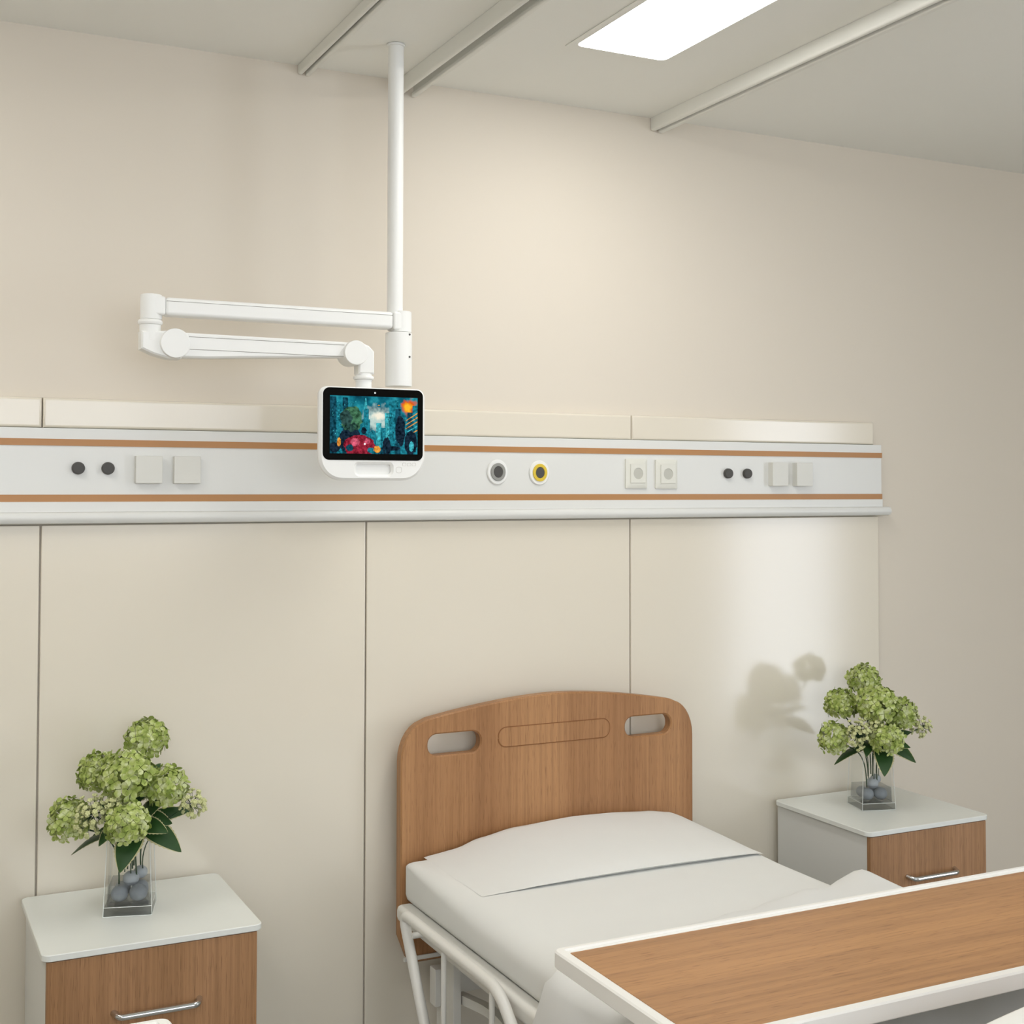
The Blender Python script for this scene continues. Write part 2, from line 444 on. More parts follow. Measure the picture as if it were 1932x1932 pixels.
def power(xa, xb, za, zb, lb):
    xa, xb = xx(xa * S, -0.036), xx(xb * S, -0.036); za, zb = zz(za, -0.036), zz(zb, -0.036)
    bm = new_bm()
    lo, hi = rrect(xa, xb, za, zb, 0.003, 3), rrect(xa + 0.012, xb - 0.012, za + 0.012, zb - 0.012, 0.002, 3)
    r0 = [bm.verts.new((p[0], F + 0.001, p[1])) for p in lo]; r1 = [bm.verts.new((p[0], F - 0.006, p[1])) for p in lo]
    r2 = [bm.verts.new((p[0], F - 0.011, p[1])) for p in hi]
    for a, b in ((r0, r1), (r1, r2)):
        for i in range(len(a)):
            j = (i + 1) % len(a); bm.faces.new((a[i], a[j], b[j], b[i]))
    bm.faces.new(r0[::-1]); bm.faces.new(r2)
    k = obj('power_socket', bm, 'socket', unit, angle=20); k['label'] = lb
    cx, cz = (xa + xb) / 2 + 0.002, (za + zb) / 2
    obj('insert', plate(new_bm(), rrect(cx - 0.027, cx + 0.027, cz - 0.029, cz + 0.029, 0.001, 2), [ell(cx, cz, 0.0165, 0.0172)], F - 0.0115, F - 0.0135, 0.0006), 'socket', k)
    obj('recess', plate(new_bm(), ell(cx, cz, 0.0165, 0.0172), [], F - 0.0112, F - 0.0119, 0.0), 'recess', k)
power(2.058, 2.135, 1.749, 1.840, 'square cream power socket, left of the pair')
power(2.166, 2.245, 1.748, 1.839, 'square cream power socket, right of the pair')

# ------------------------------------------------------------------ ceiling light panels
def ceiling_light(x, y1, y0, label):
    t = thing('ceiling_light', label, 'light', (x, (y0 + y1) / 2, ZC), 'flat ceiling light panels')
    hw = 0.158
    bm = plate(new_bm(), rrect(x - hw, x + hw, y0 - 0.021, y1 + 0.021, 0.004, 2), [rrect(x - 0.1365, x + 0.1365, y0, y1, 0.02, 5)], ZC - 0.0005, ZC - 0.0030, 0.0006, 'XY')
    obj('frame', bm, 'ceiling', t)
    obj('diffuser', plate(new_bm(), rrect(x - 0.1365, x + 0.1365, y0, y1, 0.02, 5), [], ZC - 0.0005, ZC - 0.0025, 0.0, 'XY'), 'lamp', t)
    return t
ceiling_light(1.766, -0.485, -1.685, 'bright white ceiling light panel over the bed, between the curtain tracks')
for x, y, lb in ((-0.504, -0.485, 'white ceiling light panel over the bay on the left, outside the view'),
                 (-0.504, -2.60, 'added fill light panel near the viewer, left bay, outside the view')):  # second panel is added, to brighten the mattress side and left cabinet top
    ceiling_light(x, y, y - 1.2, lb)

# ------------------------------------------------------------------ ceiling tracks
def track(xa, xb, xc, xd, drop, lip, label, yend=-3.0):
    t = thing('curtain_track', label, 'curtain track', (xa, -0.004, ZC), 'ceiling curtain tracks')
    bm = box(new_bm(), xa, xb, yend, -0.003, ZC - drop, ZC - 0.0005)
    es = [e for e in bm.edges if all(v.co.z < ZC - drop + 1e-4 for v in e.verts) or all(v.co.y > -0.004 and v.co.z < ZC for v in e.verts)]
    es = [e for e in bm.edges if all(v.co.z < ZC - drop + 1e-4 for v in e.verts)]
    bmesh.ops.bevel(bm, geom=es, offset=min(0.008, (xb - xa) * 0.4), segments=4, profile=0.5, affect='EDGES')
    obj('main_rail', bm, 'trackpaint', t)
    bm = box(new_bm(), xc, xd, yend, -0.003, ZC - lip, ZC - lip + 0.014, 0.004, 3)
    box(bm, xc + 0.003, xd - 0.003, yend, -0.012, ZC - lip + 0.010, ZC - 0.0005)
    obj('runner_lip', bm, 'trackpaint', t)
track(1.027, 1.039, 1.047, 1.059, 0.027, 0.029, 'thin ceiling curtain track at the left, beyond the pole')
track(1.320, 1.334, 1.360, 1.374, 0.043, 0.045, 'ceiling curtain track just right of the pole, with a wide dark groove')
track(2.166, 2.183, 2.192, 2.210, 0.042, 0.045, 'ceiling curtain track right of the light panel')

# ------------------------------------------------------------------ suspended arm with screen
AY = -0.275
arm = thing('suspended_screen_mount', 'white ceiling pole with a folded two-part arm holding the screen', 'monitor arm', (1.209, AY, ZC))
bm = cyl(new_bm(), (1.209, AY, 2.17), (1.209, AY, ZC - 0.001), 0.0205, seg=36)
obj('pole', bm, 'armwhite', arm)
obj('flange', cyl(new_bm(), (1.209, AY, ZC - 0.007), (1.209, AY, ZC - 0.0005), 0.0245, seg=36, bev=0.002), 'armwhite', arm)
slv = obj('sleeve', cyl(new_bm(), (1.220, AY, 2.012), (1.220, AY, 2.152), 0.0345, seg=40, bev=0.002), 'armwhite', arm)
for z in (2.146, 2.088):
    obj('screw', cyl(new_bm(), (1.2375, AY - 0.0280, z), (1.2385, AY - 0.0315, z), 0.0026, seg=12), 'dark', slv)
bm = cyl(new_bm(), (1.226, AY, 2.153), (1.226, AY, 2.208), 0.0275, seg=36, bev=0.003)
box(bm, 1.196, 1.226, AY - 0.026, AY + 0.026, 2.157, 2.204, 0.006, 3)
hub_r = obj('pole_hub', bm, 'armwhite', arm)
bm = box(new_bm(), 0.617, 1.197, AY - 0.024, AY + 0.024, 2.160, 2.2035, 0.009, 4)
ua = obj('upper_arm', bm, 'armwhite', arm)
obj('cover_strip', box(new_bm(), 0.620, 1.194, AY - 0.0243, AY - 0.020, 2.1935, 2.1945), 'gap', ua)
bm = cyl(new_bm(), (0.588, AY, 2.149), (0.588, AY, 2.210), 0.0255, seg=36, bev=0.004)
box(bm, 0.588, 0.618, AY - 0.025, AY + 0.025, 2.160, 2.205, 0.006, 3)
obj('elbow', bm, 'armwhite', arm)
obj('collar', cyl(new_bm(), (0.586, AY, 2.136), (0.586, AY, 2.150), 0.0290, seg=36, bev=0.006), 'armwhite', arm)
# knuckle: vertical socket turning into the lower arm
bm = cyl(new_bm(), (0.586, AY, 2.100), (0.586, AY, 2.137), 0.0250, seg=36)
out = [(0.562, 2.120), (0.562, 2.078), (0.590, 2.066), (0.625, 2.057), (0.655, 2.057), (0.665, 2.075), (0.660, 2.118), (0.640, 2.126), (0.612, 2.122)]
plate(bm, out, [], AY - 0.024, AY + 0.024, 0.004)
obj('knuckle', bm, 'armwhite', arm)
bm = plate(new_bm(), [(0.650, 2.061), (0.720, 2.062), (0.800, 2.067), (1.00, 2.077), (1.075, 2.080), (1.085, 2.118), (1.06, 2.119), (0.67, 2.121), (0.645, 2.118)], [], AY - 0.021, AY + 0.021, 0.004)
la = obj('lower_arm', bm, 'armwhite', arm)
for za, zb in ((2.1105, 2.1115), (2.0805, 2.0818)):
    b2 = new_bm()
    tube(b2, [(0.665, AY - 0.0212, za + 0.001), (1.065, AY - 0.0212, za + 0.0005)], 0.0006, 6)
    obj('seam', b2, 'gap', la)
for x, z, r, lb in ((0.640, 2.093, 0.0355, 'disc at the elbow'), (1.093, 2.092, 0.0315, 'disc above the screen')):
    obj('joint_disc', cyl(new_bm(), (x, AY - 0.034, z), (x, AY + 0.034, z), r, seg=48, bev=0.003), 'armwhite', arm)['label'] = 'round white ' + lb
bm = plate(new_bm(), [(1.085, 2.072), (1.104, 2.066), (1.104, 2.040), (1.146, 2.040), (1.146, 2.098), (1.132, 2.112), (1.105, 2.122), (1.085, 2.118)], [], AY - 0.021, AY + 0.021, 0.004)
obj('drop_elbow', bm, 'armwhite', arm)
bm = cyl(new_bm(), (1.124, AY, 2.034), (1.124, AY, 2.042), 0.0215, seg=32)
cyl(bm, (1.124, AY, 2.026), (1.124, AY, 2.036), 0.0265, seg=32, bev=0.004)
cyl(bm, (1.124, AY, 2.005), (1.124, AY, 2.028), 0.0205, seg=32)
cyl(bm, (1.124, AY, 2.0225), (1.124, AY, 2.0245), 0.0225, seg=32)
obj('swivel', bm, 'armwhite', arm)

# tablet screen
TY = -0.315
tab = thing('tablet', 'white bedside touch screen showing a teal city scene, hanging from the arm', 'screen', (1.137, AY, 2.004))
body = rrect(0.994, 1.279, 1.768, 2.004, (0.062, 0.062, 0.022, 0.022), 10)
grip = rrect(1.092, 1.186, 1.783, 1.809, (0.010, 0.010, 0.006, 0.006), 5)
bm = plate(new_bm(), body, [grip], TY, TY + 0.022, 0.006)
box(bm, 1.07, 1.20, TY + 0.0225, TY + 0.055, 1.86, 2.004, 0.008, 3)
obj('housing', bm, 'armwhite', tab)
obj('handle_recess', plate(new_bm(), inset(grip, -0.004), [], TY + 0.012, TY + 0.0215, 0.001), 'armwhite', tab)
obj('bezel', plate(new_bm(), rrect(1.003, 1.272, 1.819, 2.001, 0.017, 8), [], TY + 0.002, TY - 0.0015, 0.0008), 'black', tab)
obj('camera_dot', cyl(new_bm(), (1.140, TY - 0.0014, 1.9905), (1.140, TY - 0.0022, 1.9905), 0.0024, seg=16), 'lens', tab)
def ring_line(loop, y, r=0.0005):
    b = new_bm(); pts = [(p[0], y, p[1]) for p in loop] + [(loop[0][0], y, loop[0][1])]
    return tube(b, pts, r, 6)
M['button'] = mat('button_outline', '#dddcd5', 0.5, 0.3, noise=0.01, nscale=30)
for k in range(3):
    xa = 1.216 + k * 0.0135
    obj('button', ring_line(rrect(xa, xa + 0.010, 1.806, 1.813, 0.002, 3), TY - 0.0002), 'button', tab)
obj('button', ring_line(rrect(1.199, 1.214, 1.788, 1.803, 0.005, 4), TY - 0.0002), 'button', tab)

# the picture: generic teal city at dusk, built from flat shapes on the display
PX0, PX1, PZ0, PZ1 = 1.021, 1.2565, 1.8355, 1.981
def pm(name, col, s=1.0):
    m = mat(name, (0, 0, 0, 1), 0.6, 0.0, emit=col, estr=s); nt = m.node_tree; b = nt.nodes['Principled BSDF']
    tc = nt.nodes.new('ShaderNodeTexCoord'); n = nt.nodes.new('ShaderNodeTexNoise'); n.inputs['Scale'].default_value = 150; n.inputs['Detail'].default_value = 4
    r = nt.nodes.new('ShaderNodeValToRGB'); e = r.color_ramp.elements; c = srgb(col)
    e[0].position, e[0].color = 0.32, tuple(v * 0.35 for v in c[:3]) + (1,)
    e[1].position, e[1].color = 0.70, tuple(min(1, v * 1.7 + 0.01) for v in c[:3]) + (1,)
    nt.links.new(tc.outputs['Object'], n.inputs['Vector']); nt.links.new(n.outputs['Fac'], r.inputs['Fac']); nt.links.new(r.outputs['Color'], b.inputs['Emission Color'])
    M[name] = m
def picture_mat():
    m = bpy.data.materials.new('screen_picture'); m.use_nodes = True
    nt = m.node_tree; N = nt.nodes; L = nt.links; b = N['Principled BSDF']
    b.inputs['Base Color'].default_value = (0, 0, 0, 1); b.inputs['Specular IOR Level'].default_value = 0.0; b.inputs['Roughness'].default_value = 0.6
    tc = N.new('ShaderNodeTexCoord')
    def blob(cx, cz, sx, sz, p0, p1):
        mp = N.new('ShaderNodeMapping'); mp.vector_type = 'POINT'
        mp.inputs['Location'].default_value = (-cx / sx, 0, -cz / sz); mp.inputs['Scale'].default_value = (1 / sx, 0, 1 / sz)
        ns = N.new('ShaderNodeTexNoise'); ns.inputs['Scale'].default_value = 90; ns.inputs['Detail'].default_value = 4
        L.new(tc.outputs['Object'], ns.inputs['Vector'])
        ln = N.new('ShaderNodeVectorMath'); ln.operation = 'LENGTH'
        L.new(tc.outputs['Object'], mp.inputs['Vector']); L.new(mp.outputs['Vector'], ln.inputs[0])
        ad = N.new('ShaderNodeMath'); ad.operation = 'MULTIPLY_ADD'; ad.inputs[1].default_value = 1.6; 
        L.new(ns.outputs['Fac'], ad.inputs[0]); L.new(ln.outputs['Value'], ad.inputs[2])
        mr = N.new('ShaderNodeMapRange'); mr.inputs['From Min'].default_value = p0 + 0.8; mr.inputs['From Max'].default_value = p1 + 0.8
        mr.inputs['To Min'].default_value = 1; mr.inputs['To Max'].default_value = 0
        L.new(ad.outputs['Value'], mr.inputs['Value']); return mr.outputs['Result']
    n = N.new('ShaderNodeTexNoise'); n.inputs['Scale'].default_value = 38; n.inputs['Detail'].default_value = 6
    L.new(tc.outputs['Object'], n.inputs['Vector'])
    r = N.new('ShaderNodeValToRGB'); e = r.color_ramp.elements
    e[0].position, e[0].color = 0.3, srgb('#0a3b4c'); e[1].position, e[1].color = 0.72, srgb('#2f9fac')
    k = e.new(0.5); k.color = srgb('#136a7c')
    L.new(n.outputs['Fac'], r.inputs['Fac']); cur = r.outputs['Color']
    def over(fac, col):
        nonlocal cur
        mx = N.new('ShaderNodeMix'); mx.data_type = 'RGBA'; L.new(fac, mx.inputs['Factor']); L.new(cur, mx.inputs['A'])
        mx.inputs['B'].default_value = srgb(col); cur = mx.outputs['Result']
    ox, oz = 1.137, 2.004
    over(blob(1.145 - ox, 1.925 - oz, 0.034, 0.030, 0.5, 1.3), '#b9cfc8')
    over(blob(1.150 - ox, 1.932 - oz, 0.018, 0.012, 0.5, 1.2), '#f1ead6')
    over(blob(1.232 - ox, 1.958 - oz, 0.022, 0.020, 0.6, 1.2), '#d9581a')
    over(blob(1.230 - ox, 1.956 - oz, 0.013, 0.013, 0.5, 1.1), '#f7b82c')
    L.new(cur, b.inputs['Emission Color']); b.inputs['Emission Strength'].default_value = 0.95
    return m
M['picture'] = picture_mat()
disp = obj('display', plate(new_bm(), [(PX0, PZ0), (PX1, PZ0), (PX1, PZ1), (PX0, PZ1)], [], TY - 0.0014, TY - 0.0019, 0), 'picture', tab, smooth=False)
pm('tealdark', '#0b4657', 0.9); pm('tealmid', '#167484', 0.9); pm('teallight', '#3ba6b0', 0.9); pm('nightblue', '#0d2232', 0.9)
pm('crimson', '#8e1f33', 0.9); pm('rose', '#c4536a', 0.9); pm('moss', '#3c6a4d', 0.9); pm('mossdark', '#26433f', 0.9); pm('spark', '#e8ecff', 1.3); pm('ember', '#f08a35', 1.0)
rnd = random.Random(4)
def flat(bm, poly, lay, mi):
    vs = [bm.verts.new((PX0 + u * (PX1 - PX0), TY - 0.0019 - 0.00006 * lay, PZ0 + v * (PZ1 - PZ0))) for u, v in poly]
    bm.faces.new(vs).material_index = mi
bm = new_bm()
def tower(u0, u1, v1, lay, mi, v0=0.0, tip=None):
    p = [(u0, v0), (u1, v0), (u1, v1), (u0, v1)]
    if tip: p = [(u0, v0), (u1, v0), (u1, v1), ((u0 + u1) / 2 + 0.004, v1 + tip), ((u0 + u1) / 2 - 0.004, v1 + tip), (u0, v1)]
    flat(bm, p, lay, mi)
for u0, u1, v1, l, c in ((0.0, 0.07, 0.98, 1, 0), (0.07, 0.14, 0.86, 1, 1), (0.14, 0.2, 0.97, 1, 0), (0.2, 0.27, 0.9, 1, 1), (0.27, 0.32, 0.78, 1, 0),
                         (0.62, 0.67, 0.72, 1, 2), (0.67, 0.78, 0.95, 2, 1), (0.74, 0.80, 0.80, 3, 0), (0.80, 0.88, 0.66, 3, 1), (0.88, 0.94, 0.74, 3, 0), (0.94, 0.999, 0.86, 3, 1),
                         (0.52, 0.58, 0.54, 2, 2), (0.46, 0.51, 0.40, 2, 1), (0.57, 0.63, 0.46, 3, 1)):
    tower(u0, u1, v1, l, c)
tower(0.36, 0.45, 0.60, 3, 1, tip=0.0); tower(0.375, 0.435, 0.78, 3, 1, v0=0.6); tower(0.385, 0.415, 0.85, 3, 2, v0=0.78, tip=0.12)
for k in range(110):
    u = rnd.choice((rnd.uniform(0.01, 0.30), rnd.uniform(0.65, 0.98))); v = rnd.uniform(0.15, 0.93)
    if u > 0.80 and v > 0.64: continue
    flat(bm, [(u, v), (u + 0.008, v), (u + 0.008, v + rnd.uniform(0.01, 0.035)), (u, v + 0.012)], 4, rnd.choice((2, 2, 3)))
for k in range(5):
    flat(bm, [(0.86, 0.30 + k * 0.07), (1.0, 0.42 + k * 0.075), (1.0, 0.44 + k * 0.075), (0.86, 0.315 + k * 0.07)], 4, rnd.choice((2, 9)))
def lump(cu, cv, ru, rv, lay, mi, n=26, j=0.1, v_min=0.0):
    pts = []
    for i in range(n):
        a = 2 * PI * i / n; q = 1 + rnd.uniform(-j, j)
        pts.append((min(1, max(0, cu + ru * q * math.cos(a))), max(v_min, cv + rv * q * math.sin(a))))
    flat(bm, pts, lay, mi)
lump(0.24, 0.60, 0.12, 0.22, 5, 6); lump(0.18, 0.62, 0.07, 0.13, 6, 7); lump(0.23, 0.30, 0.10, 0.24, 5, 3); lump(0.27, 0.70, 0.05, 0.07, 6, 6)
lump(0.15, 0.22, 0.05, 0.18, 6, 3); lump(0.10, 0.20, 0.022, 0.08, 7, 9); lump(0.33, 0.14, 0.17, 0.20, 7, 4); lump(0.28, 0.20, 0.05, 0.07, 8, 5); lump(0.42, 0.22, 0.035, 0.05, 8, 5)
lump(0.38, 0.40, 0.030, 0.06, 8, 3); lump(0.22, 0.10, 0.04, 0.06, 8, 0); lump(0.46, 0.06, 0.04, 0.05, 8, 1); lump(0.39, 0.17, 0.010, 0.018, 9, 8, 12); lump(0.64, 0.12, 0.05, 0.17, 7, 3); lump(0.80, 0.42, 0.055, 0.27, 5, 3); lump(0.92, 0.2, 0.075, 0.22, 7, 3); lump(0.93, 0.14, 0.03, 0.09, 8, 2)
lump(0.53, 0.08, 0.04, 0.06, 8, 9); lump(0.57, 0.05, 0.07, 0.06, 7, 0); lump(0.70, 0.10, 0.10, 0.04, 7, 3); lump(0.05, 0.1, 0.06, 0.09, 6, 3); lump(0.55, 0.85, 0.012, 0.01, 6, 9)
obj('skyline', bm, ['tealdark', 'tealmid', 'teallight', 'nightblue', 'crimson', 'rose', 'moss', 'mossdark', 'spark', 'ember'], disp, smooth=False)

# ------------------------------------------------------------------ bed
bed = thing('hospital_bed', 'hospital bed with oak headboard, white metal frame and lowered side rail', 'bed', (1.776, -1.07, 0.0))
HC = 1.776
def top_arc(x):
    t = min(1.0, abs(x - HC) / 0.41)
    return 1.157 - 0.047 * t ** 1.7
def board_outline(dz=0.0, zb=0.455):
    r = []
    r += [(HC - 0.452, zb + 0.012), (HC - 0.440, zb)]
    r += [(HC + 0.440, zb), (HC + 0.452, zb + 0.012), (HC + 0.476, zb + 0.075)]
    r += [(HC + 0.476, 1.00 + dz)]
    for i in range(1, 8):
        a = 0.5 * PI * i / 8; r.append((HC + 0.396 + 0.080 * math.cos(a), 1.00 + dz + 0.108 * math.sin(a)))
    for i in range(25):
        x = HC + 0.396 - 0.792 * i / 24; r.append((x, top_arc(x) + dz))
    for i in range(1, 8):
        a = 0.5 * PI * i / 8; r.append((HC - 0.396 - 0.080 * math.sin(a), 1.00 + dz + 0.108 * math.cos(a)))
    r += [(HC - 0.476, 1.00 + dz), (HC - 0.476, zb + 0.075)]
    return r
def holes(dz=0.0): return [rrect(c - 0.080, c + 0.080, 1.010 + dz, 1.069 + dz, 0.027, 7) for c in (1.459, 2.092)]
hb = obj('headboard', plate(new_bm(), board_outline(), holes(), -0.100, -0.064, 0.004), 'wood_head', bed)
obj('inlay', plate(new_bm(), rrect(1.594, 1.957, 1.017, 1.071, 0.024, 7), [], -0.099, -0.1018, 0.0012), 'wood_head', hb)
b2 = tube(new_bm(), [(p[0], -0.1005, p[1]) for p in rrect(1.593, 1.958, 1.016, 1.072, 0.025, 7)] + [(1.618, -0.1005, 1.016)], 0.0012, 6)
M['groove'] = mat('inlay_groove', '#8a5c38', 0.6, 0.3, noise=0.05, nscale=30)
obj('inlay_groove', b2, 'groove', hb)
obj('bottom_strip', box(new_bm(), 1.308, 2.244, -0.108, -0.101, 0.4640, 0.4755, 0.002, 2), 'metalwhite', hb)
# foot end: same board, lower, with a white edging
FY0, FY1 = -2.060, -2.020
fb = obj('footboard', plate(new_bm(), board_outline(-0.165), holes(-0.165), FY1, FY0, 0.004), 'wood_head', bed)
ol = board_outline(-0.165)
topc = [p for p in ol if p[1] > 0.83]
bm = new_bm(); rings = []
n_ = len(topc)
for i, p in enumerate(topc):
    a = Vector(topc[max(0, i - 1)]); c = Vector(topc[min(n_ - 1, i + 1)]); t = (c - a).normalized(); nn = Vector((t.y, -t.x))
    q = Vector(p)
    ring = []
    for (o_, y) in ((-0.010, FY1 + 0.006), (0.010, FY1 + 0.006), (0.014, FY1 - 0.002), (0.014, FY0 + 0.002), (0.010, FY0 - 0.006), (-0.010, FY0 - 0.006)):
        s_ = q + nn * o_; ring.append(bm.verts.new((s_.x, y, s_.y)))
    rings.append(ring)
for a, b in zip(rings, rings[1:]):
    for i in range(6): bm.faces.new((a[i], a[(i + 1) % 6], b[(i + 1) % 6], b[i]))
bm.faces.new(rings[0][::-1]); bm.faces.new(rings[-1])
obj('edging', bm, 'plasticwhite', fb)

for xa, xb in ((1.272, 1.322), (2.230, 2.280)):
    bm = box(new_bm(), xa, xb, -2.010, -0.135, 0.590, 0.634, 0.014, 4)
    obj('side_beam', bm, 'metalwhite', bed)
obj('mattress_deck', box(new_bm(), 1.322, 2.230, -2.01, -0.13, 0.602, 0.632, 0.004, 2), 'metalwhite', bed)
def side_rail(x, sgn):
    bm = new_bm(); zt = 0.651
    pts = smooth_path([(x, -0.430, 0.395), (x, -0.262, 0.652), (x, -0.835, 0.652), (x, -1.03, 0.49), (x, -1.12, 0.36)], 8, 0.045)
    tube(bm, pts, 0.0135, 14)
    r = obj('side_rail', bm, 'metalwhite', bed)
    for y in (-0.530, -0.800):
        obj('rail_bar', cyl(new_bm(), (x, y, 0.30), (x, y, 0.645), 0.0065, seg=14), 'metalwhite', r)
    obj('rail_foot', tube(new_bm(), [(x, -0.40, 0.37), (x, -0.43, 0.33), (x, -1.10, 0.31), (x, -1.12, 0.36)], 0.0125, 12), 'metalwhite', r)
    obj('rail_pivot', cyl(new_bm(), (x, -0.325, 0.612), (x + sgn * 0.032, -0.325, 0.612), 0.008, seg=16, bev=0.002), 'metalwhite', r)
side_rail(1.243, 1); side_rail(2.309, -1)
for x in (1.385, 2.167):
    for y in (-0.262, -1.86):
        lg = obj('leg', box(new_bm(), x - 0.012, x + 0.012, y - 0.029, y + 0.029, 0.11, 0.604, 0.004, 2), 'metalwhite', bed)
        bm = cyl(new_bm(), (x - 0.018, y, 0.0555), (x + 0.018, y, 0.0555), 0.0545, seg=28, bev=0.004)
        obj('castor', bm, 'dark', lg)
        obj('castor_fork', box(new_bm(), x - 0.026, x + 0.026, y - 0.02, y + 0.02, 0.10, 0.125, 0.004, 2), 'metalwhite', lg)
bm = new_bm()
tube(bm, smooth_path([(1.412, -0.245, 0.403), (1.412, -0.47, 0.440), (1.412, -0.66, 0.40), (1.405, -1.84, 0.36)], 6, 0.08), 0.0165, 4)
obj('base_beam', bm, 'metalwhite', bed)
bm = new_bm()
tube(bm, smooth_path([(2.140, -0.245, 0.403), (2.140, -0.47, 0.440), (2.140, -0.66, 0.40), (2.147, -1.84, 0.36)], 6, 0.08), 0.0165, 4)
obj('base_beam', bm, 'metalwhite', bed)
bm = box(new_bm(), 1.382, 1.416, -0.150, -0.110, 0.345, 0.446, 0.003, 2)
box(bm, 1.400, 1.436, -0.145, -0.115, 0.16, 0.346, 0.003, 2); box(bm, 1.416, 2.17, -0.145, -0.118, 0.37, 0.43, 0.003, 2)
obj('head_bracket', bm, 'metalwhite', bed)
bm = box(new_bm(), 1.371, 2.181, -2.0, -1.97, 0.40, 0.47, 0.003, 2); box(bm, 1.40, 2.15, -1.872, -1.848, 0.30, 0.33, 0.002, 2); box(bm, 1.60, 1.95, -2.021, -1.99, 0.42, 0.60, 0.002, 2)
obj('foot_bracket', bm, 'metalwhite', bed)
for x in (1.60, 1.90):
    bm = box(new_bm(), x, x + 0.06, -0.119, -0.098, 0.42, 0.60, 0.002, 2)
    box(bm, x, x + 0.06, -0.131, -0.099, 0.58, 0.625, 0.002, 2)
    obj('head_mount', bm, 'metalwhite', bed)

# mattress with fitted sheet
MX0, MX1, MY0, MY1, MZ0, MZ1 = 1.302, 2.250, -2.00, -0.125, 0.6345, 0.746
def mattress():
    bm = new_bm(); nx, ny = 44, 60
    prof = []           # half section from the bottom edge up and over to the middle
    hw = (MX1 - MX0) / 2; cx = (MX0 + MX1) / 2
    r = 0.045
    sec = [(-hw + 0.02, MZ0), (-hw + 0.004, MZ0 + 0.006), (-hw, MZ0 + 0.02), (-hw, MZ1 - r)]
    for i in range(1, 9):
        a = 0.5 * PI * i / 8; sec.append((-hw + 0.055 * (1 - math.cos(a)), MZ1 - r + (r - 0.004) * math.sin(a)))
    for i in range(1, 12):
        sec.append((-hw + 0.055 + (hw - 0.055) * i / 12, MZ1 - 0.004))
    def section(r):
        s_ = [(-hw + 0.02, MZ0), (-hw + 0.004, MZ0 + 0.006), (-hw, MZ0 + 0.02), (-hw, MZ1 - r)]
        w_ = r * 1.3
        for i in range(1, 9):
            a = 0.5 * PI * i / 8; s_.append((-hw + w_ * (1 - math.cos(a)), MZ1 - r + (r - 0.004) * math.sin(a)))
        for i in range(1, 12):
            s_.append((-hw + w_ + (hw - w_) * i / 12, MZ1 - 0.004 + 0.004 * math.sin(0.5 * PI * i / 12)))
        return s_ + [(-x, z) for x, z in reversed(s_)]
    full = section(r)
    ys = [MY1, MY1 - 0.004, MY1 - 0.015, MY1 - 0.03] + [MY1 - 0.03 - (MY1 - MY0 - 0.06) * i / 40 for i in range(1, 40)] + [MY0 + 0.03, MY0 + 0.015, MY0 + 0.004, MY0]
    rings = []
    for y in ys:
        e = min(MY1 - y, y - MY0); k = 1.0 if e >= 0.03 else math.sqrt(max(0, 1 - ((0.03 - e) / 0.03) ** 2))
        s = 0.012 * (1 - k)
        ring = []
        full = section(0.014 + 0.046 * min(1.0, max(0.0, (MY1 - y) / 0.45)) ** 0.8)
        for x, z in full:
            zz_ = z if z < MZ0 + 0.03 else z - s * (z - MZ0) / (MZ1 - MZ0)
            ring.append(bm.verts.new((cx + x * (1 - s * 0.6), y, zz_)))
        rings.append(ring)
    for a, b in zip(rings, rings[1:]):
        for i in range(len(full)):
            j = (i + 1) % len(full); bm.faces.new((a[i], a[j], b[j], b[i]))
    bm.faces.new(rings[0][::-1]); bm.faces.new(rings[-1])
    return bm
tag(obj('mattress', mattress(), 'sheet', angle=60), 'white mattress under a smooth white sheet, lying on the hospital bed frame', 'mattress')

# pillow
PTAB = [(1.360, 0.0), (1.385, 0.09), (1.45, 0.27), (1.519, 0.58), (1.626, 0.85), (1.82, 1.0), (1.927, 0.96), (2.069, 0.82), (2.141, 0.65), (2.19, 0.38), (2.215, 0.0)]
def pillow():
    bm = new_bm(); nx, ny = 48, 24
    y0, y1 = -0.496, -0.118
    top, bot = [], []
    for i in range(nx + 1):
        x = 1.360 + (2.215 - 1.360) * i / nx
        rt, rb_ = [], []
        for j in range(ny + 1):
            t = j / ny                     # 0 at the front edge, 1 at the headboard
            ts = t ** 0.9
            y = y0 + (y1 - y0) * ts
            g = 0.30 + 0.78 * (t ** 0.75) - 0.08 * t
            edge = 0.72 + 0.28 * math.sqrt(max(0.0, 1 - (1 - min(1, t / 0.06)) ** 2))
            back = math.sqrt(max(0.0, 1 - max(0, (t - 0.93) / 0.07) ** 2)) * 0.35 + 0.65 if t > 0.93 else 1.0
            h = 0.068 * interp(x, PTAB) * g * edge * back
            rt.append(bm.verts.new((x, y - (0.010 * min(1, h / 0.012) if j == 0 else 0), 0.7424 + h)))
            rb_.append(bm.verts.new((x, y + (0.012 if j == 0 else 0), 0.7423)))
        top.append(rt); bot.append(rb_)
    for i in range(nx):
        for j in range(ny):
            bm.faces.new((top[i][j], top[i + 1][j], top[i + 1][j + 1], top[i][j + 1]))
            bm.faces.new((bot[i][j], bot[i][j + 1], bot[i + 1][j + 1], bot[i + 1][j]))
        bm.faces.new((bot[i][0], bot[i + 1][0], top[i + 1][0], top[i][0]))
        bm.faces.new((bot[i][ny], top[i][ny], top[i + 1][ny], bot[i + 1][ny]))
    for j in range(ny):
        bm.faces.new((bot[0][j], top[0][j], top[0][j + 1], bot[0][j + 1]))
        bm.faces.new((bot[nx][j], bot[nx][j + 1], top[nx][j + 1], top[nx][j]))
    return bm
